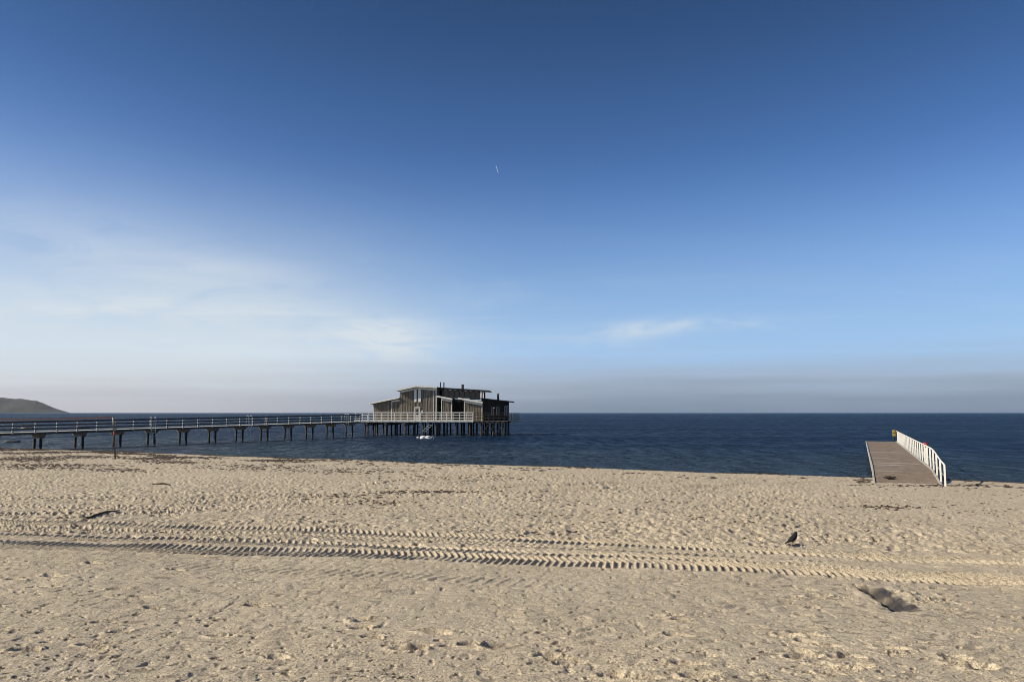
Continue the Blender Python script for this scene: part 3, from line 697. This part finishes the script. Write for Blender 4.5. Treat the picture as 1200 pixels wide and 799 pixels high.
a = Vector(e0)+dE*1.9+oE*.12; f = MB(); f.box(a.x-OX-.14, a.x-OX+.14, a.y-HF-.1, a.y-HF+.02, 1.95, 2.1); part('wall_lamp', f, M['white_wood'], house)
# chimneys
for px, y0, y1, w_, dd in ((516.2, 454, 448.4, .16, 3.5), (520.2, 454.4, 448.6, .16, 3.5), (542.3, 455.4, 451.3, .34, 3.5), (584, 469, 462.2, .30, 3.0)):
    Dd = HF+dd; xx = (px-600)*Dd/871-OX; z0, z1 = W(px, y0, Dd).z-ZD-.2, W(px, y1, Dd).z-ZD
    f = MB(); f.box(xx-w_/2, xx+w_/2, dd-w_/2, dd+w_/2, z0-.3, z1); ch = part('chimney', f, M['felt'], house)
    f = MB(); f.box(xx-w_*.62, xx+w_*.62, dd-w_*.62, dd+w_*.62, z1+.002, z1+.06)
    if w_ < .31 and w_ > .2: f.box(xx-.04, xx+.04, dd-.04, dd+.04, z1+.06, z1+.25)
    part('chimney_cap', f, M['felt'], ch)
f = MB(); f.box(hx(440)-OX, hx(566)-OX, B-HF-.1, B-HF, 0, hz(470)-ZD); part('rear_wall', f, M['cladding_shaded'], house)

# the platform and the bathhouse stand slightly turned, facing the sunny side
TURN = R(-4)
for o_ in (plat, house, bpy.data.objects['raised_ladder']):
    v = Vector((o_.location.x-pl_x0, o_.location.y-PF, 0)); v.rotate(Matrix.Rotation(TURN, 3, 'Z'))
    o_.location = (pl_x0+v.x-.35, PF+v.y, o_.location.z); o_.rotation_euler.z = TURN

# ---------------------------------------------------------------- small jetty on the right
JZ = .85
FL, FR = W(1014, 517, 68.6), W(1049.5, 517, 68.6)
NL, NR_ = W(1026, 566, 31.7), W(1104.5, 569.5, 30.3)
NL.z = NR_.z = 0
jd = (Vector((FR.x, FR.y, 0))-NR_); JL = jd.length; jd.normalize(); jn = Vector((-jd.y, jd.x, 0))   # jn: to the left
JW = (NL-NR_).dot(jn)
ja = math.atan2(jd.y, jd.x)
jet = thing('jetty', 'low grey brown jetty with a white railing leading off the beach', 'jetty', (NR_.x, NR_.y, 0), ja)
jz = lambda s: .47+(JZ-.47)*float(sst(np.array(s), 0., 6.))
f = MB(); s = 0.0; skew = (NL-NR_).dot(jd)
while s < JL:
    z = jz(s)+random.uniform(-.003, .003); z2 = jz(s+.15)+random.uniform(-.003, .003)
    sk_ = skew*(1-s/JL) if s < 99 else 0
    f.add([(s, 0, z-.05), (s+.143, 0, z2-.05), (s+.143+sk_, JW, z2-.05), (s+sk_, JW, z-.05), (s, 0, z), (s+.143, 0, z2), (s+.143+sk_, JW, z2), (s+sk_, JW, z)],
          [(0,3,2,1),(4,5,6,7),(0,1,5,4),(1,2,6,5),(2,3,7,6),(3,0,4,7)]); s += .15
part('deck_planks', f, M['deckgrey'], jet, kind='stuff')
f = MB(); prev = None
for s in np.arange(0, JL+.01, 1.0):
    p = (s+skew*(1-s/JL), JW+.03, jz(s)-.07)
    if prev: f.bar(prev, p, .06, .22)
    prev = p
part('edge_board', f, M['pale_timber'], jet)
f = MB(); prev = None
for s in np.arange(0, JL+.01, 1.0):
    p = (s, -.04, jz(s)-.05)
    if prev: f.bar(prev, p, .07, .20)
    prev = p
part('edge_board', f, M['pale_timber'], jet)
jp = MB().tube([(0, 0, -3.2), (0, 0, 0)], .11, 10).mesh('pile', M['rust'], True)
for s in np.arange(2.5, JL, 3.2):
    for y_ in (.25, JW-.12):
        link('pile', jp, jet, (float(s), y_, jz(s)-.06))
    f = MB(); f.box(s-.1, s+.1, .05, JW-.05, jz(s)-.25, jz(s)-.056); part('cross_beam', f, M['rust'], jet)
jpost = MB().box(-.02, .02, -.034, .034, -.25, .93).mesh('rail_post', M['white_wood'], bevel=.004)
# posts turned so that their broad face looks back along the beach
ps = [0, 1.75, 3.4, 5.0, 6.6, 8.3, 10.0]+list(np.arange(11.7, JL, 1.7))
for s in ps:
    link('rail_post', jpost, jet, (float(s)+.05, -.11, jz(s)))
f = MB(); f.tube([(.05, -.11, jz(0)+.93)]+[(s, -.11, jz(s)+.96) for s in np.arange(1.0, JL, 1.0)]+[(JL, -.11, jz(JL)+.96)], .032, 8); part('handrail', f, M['white_wood'], jet, True)
f = MB(); f.tube([(.05, -.11, jz(0)+.45)]+[(s, -.11, jz(s)+.47) for s in np.arange(1.0, JL, 1.0)], .010, 6); part('wire', f, M['steel'], jet, True)
# light planks across the deck
for s, ya, yb in ((4.2, 1.2, 2.5), (7.5, .9, 2.5), (9.2, .2, 2.2), (13.5, .9, 2.6), (21, .3, 2.4)):
    sk_ = skew*(1-s/JL)/JW
    f = MB(); z = jz(s)+.008; yb = min(yb, JW-.05)
    f.add([(s+ya*sk_, ya, z), (s+.14+ya*sk_, ya, z), (s+.14+yb*sk_, yb, z), (s+yb*sk_, yb, z)]+[(s+ya*sk_, ya, z-.02), (s+.14+ya*sk_, ya, z-.02), (s+.14+yb*sk_, yb, z-.02), (s+yb*sk_, yb, z-.02)],
          [(0,1,2,3),(4,7,6,5),(0,4,5,1),(1,5,6,2),(2,6,7,3),(3,7,4,0)])
    part('pale_plank', f, M['pale_timber'], jet, label='paler replacement plank in the jetty deck')
# dark patch on the deck, built as a low clump of scraps
wp = W(1044, 560, 33.2)
f = MB()
for i in range(26):
    x, y_ = random.gauss(0, .12), random.gauss(0, .12); r_ = random.uniform(.03, .075)
    f.tube([(x-r_*2, y_, 0), (x, y_+random.uniform(-.05, .05), r_*.5), (x+r_*2, y_, 0.01)], [r_*.3, r_*.6, r_*.2], 5)
o = part('dark_clump', f, M['weed'], None, loc=(wp.x, 33.2, jz(2.6)+.015)); tag(o, 'dark clump lying on the near end of the jetty deck', 'seaweed')
# lifebuoy stand
lp = NR_+jd*(10.6)+jn*(-.18)
t = thing('lifebuoy_stand', 'white lifebuoy post with red top on the jetty railing', 'lifebuoy', (lp.x, lp.y, jz(10.6)))
f = MB(); f.box(-.05, .05, -.03, .03, -.5, 1.05); part('post', f, M['white_wood'], t, rot=(0, 0, R(-25)))
f = MB(); f.tube([(.0+.085*math.cos(a), -.05, .95+.085*math.sin(a)) for a in np.linspace(0, 2*math.pi, 15)], .042, 8, cap=False); part('lifebuoy', f, M['red'], t, True, rot=(0, 0, R(-25)))
f = MB(); f.box(-.09, .09, -.04, -.001, .25, .6); part('board', f, M['white_wood'], t, rot=(0, 0, R(-25)))
# yellow sign at the end
sp_ = W(1047.2, 512, 68.9); t = thing('warning_sign', 'small yellow sign on a dark post at the seaward end of the jetty', 'sign', (sp_.x+.02, 68.9, JZ-.22))
f = MB(); f.box(-.04, .04, -.04, .04, -.6, 1.25); part('post', f, M['pile'], t)
f = MB(); f.box(-.13, .13, -.075, -.05, .72, 1.28); part('plate', f, M['yellow'], t)
f = MB(); f.box(-.13, .13, -.078, -.0755, .98, 1.02); part('plate_band', f, M['pile'], t)

# ---------------------------------------------------------------- pole and red band on the left
pb = ground(135.5, 538); tp = W(132.2, 487.5, pb.y+.1)
t = thing('leaning_pole', 'thin leaning wooden pole standing in the sand in front of the pier', 'pole', (pb.x, pb.y, pb.z))
dv = tp-pb; f = MB(); f.tube([(0, 0, -.3), tuple(dv*.5), tuple(dv)], [.045, .04, .035], 8); part('shaft', f, M['timber'], t, True)
f = MB(); f.tube([tuple(dv*.80), tuple(dv*.97)], .042, 8); part('sleeve', f, M['pale_timber'], t, True)
f = MB(); f.tube([tuple(dv*.58), tuple(dv*.63)], .044, 8); part('red_sleeve', f, M['red'], t, True)
tp2 = W(132, 488.8, pb.y+.1); q = W(-80, 490.3, pb.y+3)
f = MB(); prev = None
for a in np.linspace(0, 1, 13):
    p = tp2.lerp(q, a); p.z -= .09*math.sin(math.pi*a)
    if prev is not None: f.bar(prev, p, .02, .085)
    prev = p
o = part('net_band', f, M['maroon']); tag(o, 'dark red band stretched level from the leaning pole to the left edge', 'band')
o['category'] = 'net band'
p2g = float(base_h(q.x, q.y)); f = MB(); f.tube([(0, 0, -.3), (0, 0, q.z-p2g+.1)], .045, 8)
o = part('upright_pole', f, M['timber'], None, True, loc=(q.x, q.y, p2g)); tag(o, 'upright pole holding the left end of the red band', 'pole')

# ---------------------------------------------------------------- rocks in the shallows
def rock(px, py, w, h, lab, d):
    p = W(px, py, d); b = bmesh.new(); bmesh.ops.create_icosphere(b, subdivisions=3, radius=1)
    for v in b.verts:
        v.co *= 1+.35*float(pn(np.array([v.co.x*1.3+px]), np.array([v.co.y*1.3+v.co.z]), 90)[0]); v.co.x *= w; v.co.y *= w*.8; v.co.z *= h
    me = bpy.data.meshes.new('rock'); b.to_mesh(me); b.free(); me.materials.append(M['rock'])
    me.polygons.foreach_set('use_smooth', [True]*len(me.polygons))
    tag(link('rock', me, None, (p.x, p.y, 0)), lab, 'rock', 'rocks in the shallows by the pier')
rock(14, 518, .95, .28, 'dark low rock in the water left of the first pier piles', 88)
rock(33, 502, 1.6, .5, 'dark rock awash behind the pier railing near the left edge', 160)
rock(93, 502, 2.3, .5, 'broad dark rock awash seen through the pier railing', 165)

# ---------------------------------------------------------------- swans
def swan(px, py, d, L, face, lab, pose):
    p = W(px, py, d)
    t = thing('swan', lab, 'swan', (p.x, d, 0), 0 if face > 0 else math.pi, 'swans floating by the platform')
    f = MB(); f.tube([(-.52*L, 0, .20*L), (-.38*L, 0, .20*L), (-.2*L, 0, .20*L), (.05*L, 0, .18*L), (.28*L, 0, .15*L), (.4*L, 0, .13*L), (.46*L, 0, .12*L)],
                     [(.015, .012), (.12*L, .10*L), (.2*L, .20*L), (.23*L, .24*L), (.18*L, .20*L), (.10*L, .11*L), (.02, .02)], 14); part('body', f, M['swan'], t, True)
    for sy in (-1, 1):
        f = MB(); f.tube([(-.5*L, sy*.05*L, .27*L), (-.3*L, sy*.13*L, .34*L), (-.05*L, sy*.18*L, .33*L), (.2*L, sy*.15*L, .24*L)], [.015, (.06*L, .10*L), (.07*L, .15*L), (.03*L, .06*L)], 10); part('wing', f, M['swan'], t, True)
    if pose == 'down': pts = [(.36*L, 0, .2*L), (.46*L, 0, .34*L), (.56*L, 0, .36*L), (.64*L, 0, .22*L), (.66*L, 0, .06*L)]
    else: pts = [(.33*L, 0, .2*L), (.36*L, 0, .36*L), (.25*L, 0, .44*L), (.10*L, 0, .42*L), (-.02*L, 0, .38*L)]
    f = MB(); f.tube(pts, [.07*L, .05*L, .045*L, .045*L, .05*L], 10); part('neck', f, M['swan'], t, True)
    e = Vector(pts[-1]); dr_ = (e-Vector(pts[-2])).normalized()
    f = MB(); f.tube([tuple(e-dr_*.02), tuple(e+dr_*.05*L), tuple(e+dr_*.12*L)], [.045*L, .055*L, .03*L], 8); part('head', f, M['swan'], t, True)
    f = MB(); f.tube([tuple(e+dr_*.12*L), tuple(e+dr_*.21*L)], [.028*L, .012*L], 6); part('beak', f, M['beak'], t, True)
dsw = 99.5
swan(495.8, 514, dsw, .92, -1, 'white swan floating left of its partner in front of the platform piles', 'tuck')
swan(502.5, 514.2, dsw-.3, .95, 1, 'white swan on the right of the pair, neck bent to the water', 'down')
swan(490.3, 512, dsw+3, .5, 1, 'small white bird on the water left of the two swans', 'tuck')

# ---------------------------------------------------------------- crow
g = ground(929.8, 639); g.z = float(base_h(g.x, g.y))
r_, c_ = sub(g.x-.02, g.x+.02, g.y-.03, g.y+.03); g.z = float(Z[r_, c_].mean())
pxm = g.y/F                                        # metres per photo pixel there
crow = thing('crow', 'black crow standing on the sand above the tyre tracks with its tail low', 'bird', (g.x, g.y, g.z), R(18))
k = pxm*1.04                                            # build in photo-pixel units, x right, z up
def C(x, z, y=0): return (x*k, y*k, z*k)
f = MB(); f.tube([C(-6.2, 4.2), C(-4.5, 5.1), C(-2.6, 6.0), C(-.6, 7.2), C(1.2, 8.7), C(2.4, 10.4), C(3.0, 11.8), C(3.5, 13.0), C(3.9, 14.0), C(3.9, 14.7)],
                 [(.9*k, .6*k), (1.7*k, 1.3*k), (2.4*k, 2.3*k), (2.9*k, 3.1*k), (2.9*k, 3.2*k), (2.5*k, 2.7*k), (1.9*k, 2.1*k), (1.7*k, 1.9*k), (1.3*k, 1.4*k), (.3*k, .3*k)], 14); body = part('body', f, M['black'], crow, True)
f = MB(); f.tube([C(-4, 5.2), C(-7, 3.9), C(-10.6, 2.75)], [(1.6*k, .9*k), (1.6*k, .6*k), (1.4*k, .3*k)], 8); part('tail', f, M['black'], crow, True)
for sy in (-1, 1):
    f = MB(); f.tube([C(2.2, 9.4, sy*2.1), C(.4, 8.2, sy*2.7), C(-2.5, 6.3, sy*2.4), C(-6, 4.6, sy*1.3), C(-8.4, 3.7, sy*.5)], [(.4*k, .8*k), (.5*k, 1.8*k), (.5*k, 1.7*k), (.35*k, .9*k), (.1*k, .2*k)], 10); part('wing', f, M['black'], crow, True)
    f = MB(); f.tube([C(.1, 5.4, sy*1.0), C(.0, 3.4, sy*1.0), C(-.35, 1.7, sy*1.0), C(-.05, 0.1, sy*1.0)], [.75*k, .38*k, .22*k, .22*k], 7); lg = part('leg', f, M['black'], crow, True)
    f = MB()
    for a in (-.5, 0, .5, math.pi): f.tube([C(0, .15, sy*1.0), C(1.4*math.cos(a), .12, sy*1.0+1.4*math.sin(a))], [.2*k, .1*k], 5)
    part('foot', f, M['black'], lg, True)
f = MB(); f.tube([C(4.5, 13.5), C(5.6, 13.25), C(6.5, 12.85)], [(.55*k, .6*k), (.4*k, .42*k), (.08*k, .08*k)], 8); part('beak', f, M['black'], crow, True)

# ---------------------------------------------------------------- wrack: seaweed bits along the strand lines
def wrack():
    f_v, f_f = [], []
    def flake(x, y, sx, sy, h):
        z = float(base_h(x, y)); a0 = random.random()*6; o = len(f_v)
        f_v.append((x, y, z+h))
        for i in range(6):
            a = a0+i*math.pi/3; rr = random.uniform(.6, 1.2); f_v.append((x+math.cos(a)*sx*rr, y+math.sin(a)*sy*rr, z-.01+random.uniform(0, .4)*h))
        for i in range(6): f_f.append((o, o+1+i, o+1+(i+1) % 6))
    n_ = 0
    while n_ < 9000:
        t0 = random.choice([1.6, 1.9, 3.4, 6.0, 8.5]); x = random.uniform(-62, 27) if random.random() < .5 else random.uniform(-60, -14)
        w = {1.6: .25, 1.9: .25, 3.4: .35, 6.0: .6, 8.5: .8}[t0]
        dens = float(pn(np.array([x/5.]), np.array([t0*3.1]), 95)[0])*1.8+.35
        if x > -12: dens *= (.5 if t0 < 3 else .16)
        if random.random() > dens: continue
        t = t0+random.gauss(0, w)+.7*float(pn(np.array([x/3.5]), np.array([t0]), 96)[0])
        y = 49-.48*x-t*1.109
        y -= 1.109*(-1)*(float(tshore(np.array(x), np.array(y)))-t)*1.0 if False else 0
        if y > 95 or y < 20: continue
        if abs(x-16.8) < 2.2 and 29.5 < y < 45: continue
        s = random.uniform(.04, .17); flake(x, y, s*1.6, s, random.uniform(.02, .075)); n_ += 1
    for (px, py, w, hpx, num) in ((30,538,45,1.4,800),(100,535.5,60,1,450),(175,537.5,30,1,300),(30,531,60,.7,350),(60,545,70,1,400),(200,541.5,40,1,300),(300,547,80,2,350),(420,552,90,2,250),(500, 576.5, 75, 1.0, 190), (390, 581, 60, 1.6, 70), (440, 589, 40, 1.5, 50), (1040, 594.5, 60, 1.2, 90), (1012, 563.5, 8, 1.2, 120), (1100, 569, 90, .7, 130), (520, 560, 100, 3., 120), (60, 548, 60, 1.5, 260), (140, 551, 40, 1.2, 160)):
        for _ in range(num):
            g = ground(random.gauss(px, w*.5), random.gauss(py, hpx)); s = random.uniform(.02, .07)*g.y/22; flake(g.x, g.y, s*1.8, s, random.uniform(.015, .04))
    for _ in range(3600):
        g = ground(random.uniform(-60, 1260), random.triangular(548, 640, 580))
        if random.random() > .15+1.6*float(pn(np.array([g.x/1.6]), np.array([g.y/1.2]), 98)[0]): continue
        s = random.uniform(.012, .045); flake(g.x, g.y, s*2.4, s, .02)
    me = bpy.data.meshes.new('seaweed_wrack'); me.from_pydata(f_v, [], f_f); me.materials.append(M['weed'])
    tag(link('seaweed_wrack', me), 'dark dried seaweed scattered in lines along the strand', 'seaweed', kind='stuff')
wrack()
def strand(pts, r, lab, cat='driftwood'):
    P = [ground(*p) for p in pts]; o = P[0]
    f = MB(); f.tube([tuple(Vector((p.x, p.y, float(base_h(p.x, p.y))+.03))-o) for p in P], [r*.5]+[r]*(len(P)-2)+[r*.4], 7)
    q = part('driftwood', f, M['weed'], None, True, loc=o); tag(q, lab, cat)
strand([(93,607.5),(104,608.5),(112,605),(124,601.5),(140,599.5)], .024, 'long dark curved driftwood branch lying above the left tyre tracks')
strand([(84,614),(90,618)], .03, 'short dark stick below the curved branch on the left')
strand([(178,568),(192,567.5),(200,569)], .03, 'dark stub of driftwood lying on the trampled sand left of centre')

# ---------------------------------------------------------------- vapour trail
a, b = W(581.2, 194, 30000), W(584.2, 203.5, 30000)
f = MB(); f.tube([a, a.lerp(b, .35), a.lerp(b, .75), b], [2, 6, 8, 3], 8)
o = part('vapour_trail', f, M['cloud'], None, True); tag(o, 'tiny white vapour trail high in the blue sky', 'vapour trail')

# ---------------------------------------------------------------- haze
hzm, n = new_mat('sea_haze')
pv = n.n('ShaderNodeVolumePrincipled'); pv.inputs['Color'].default_value = (.80, .86, .95, 1); pv.inputs['Density'].default_value = 1.4e-5; pv.inputs['Anisotropy'].default_value = .3
o_ = n.n('ShaderNodeOutputMaterial'); n.nt.links.new(pv.outputs[0], o_.inputs['Volume'])
f = MB().box(-22000, 22000, -2200, 14500, -330, 460); me = f.mesh('haze', hzm); tag(link('haze', me), 'thin pale sea haze', kind='stuff')
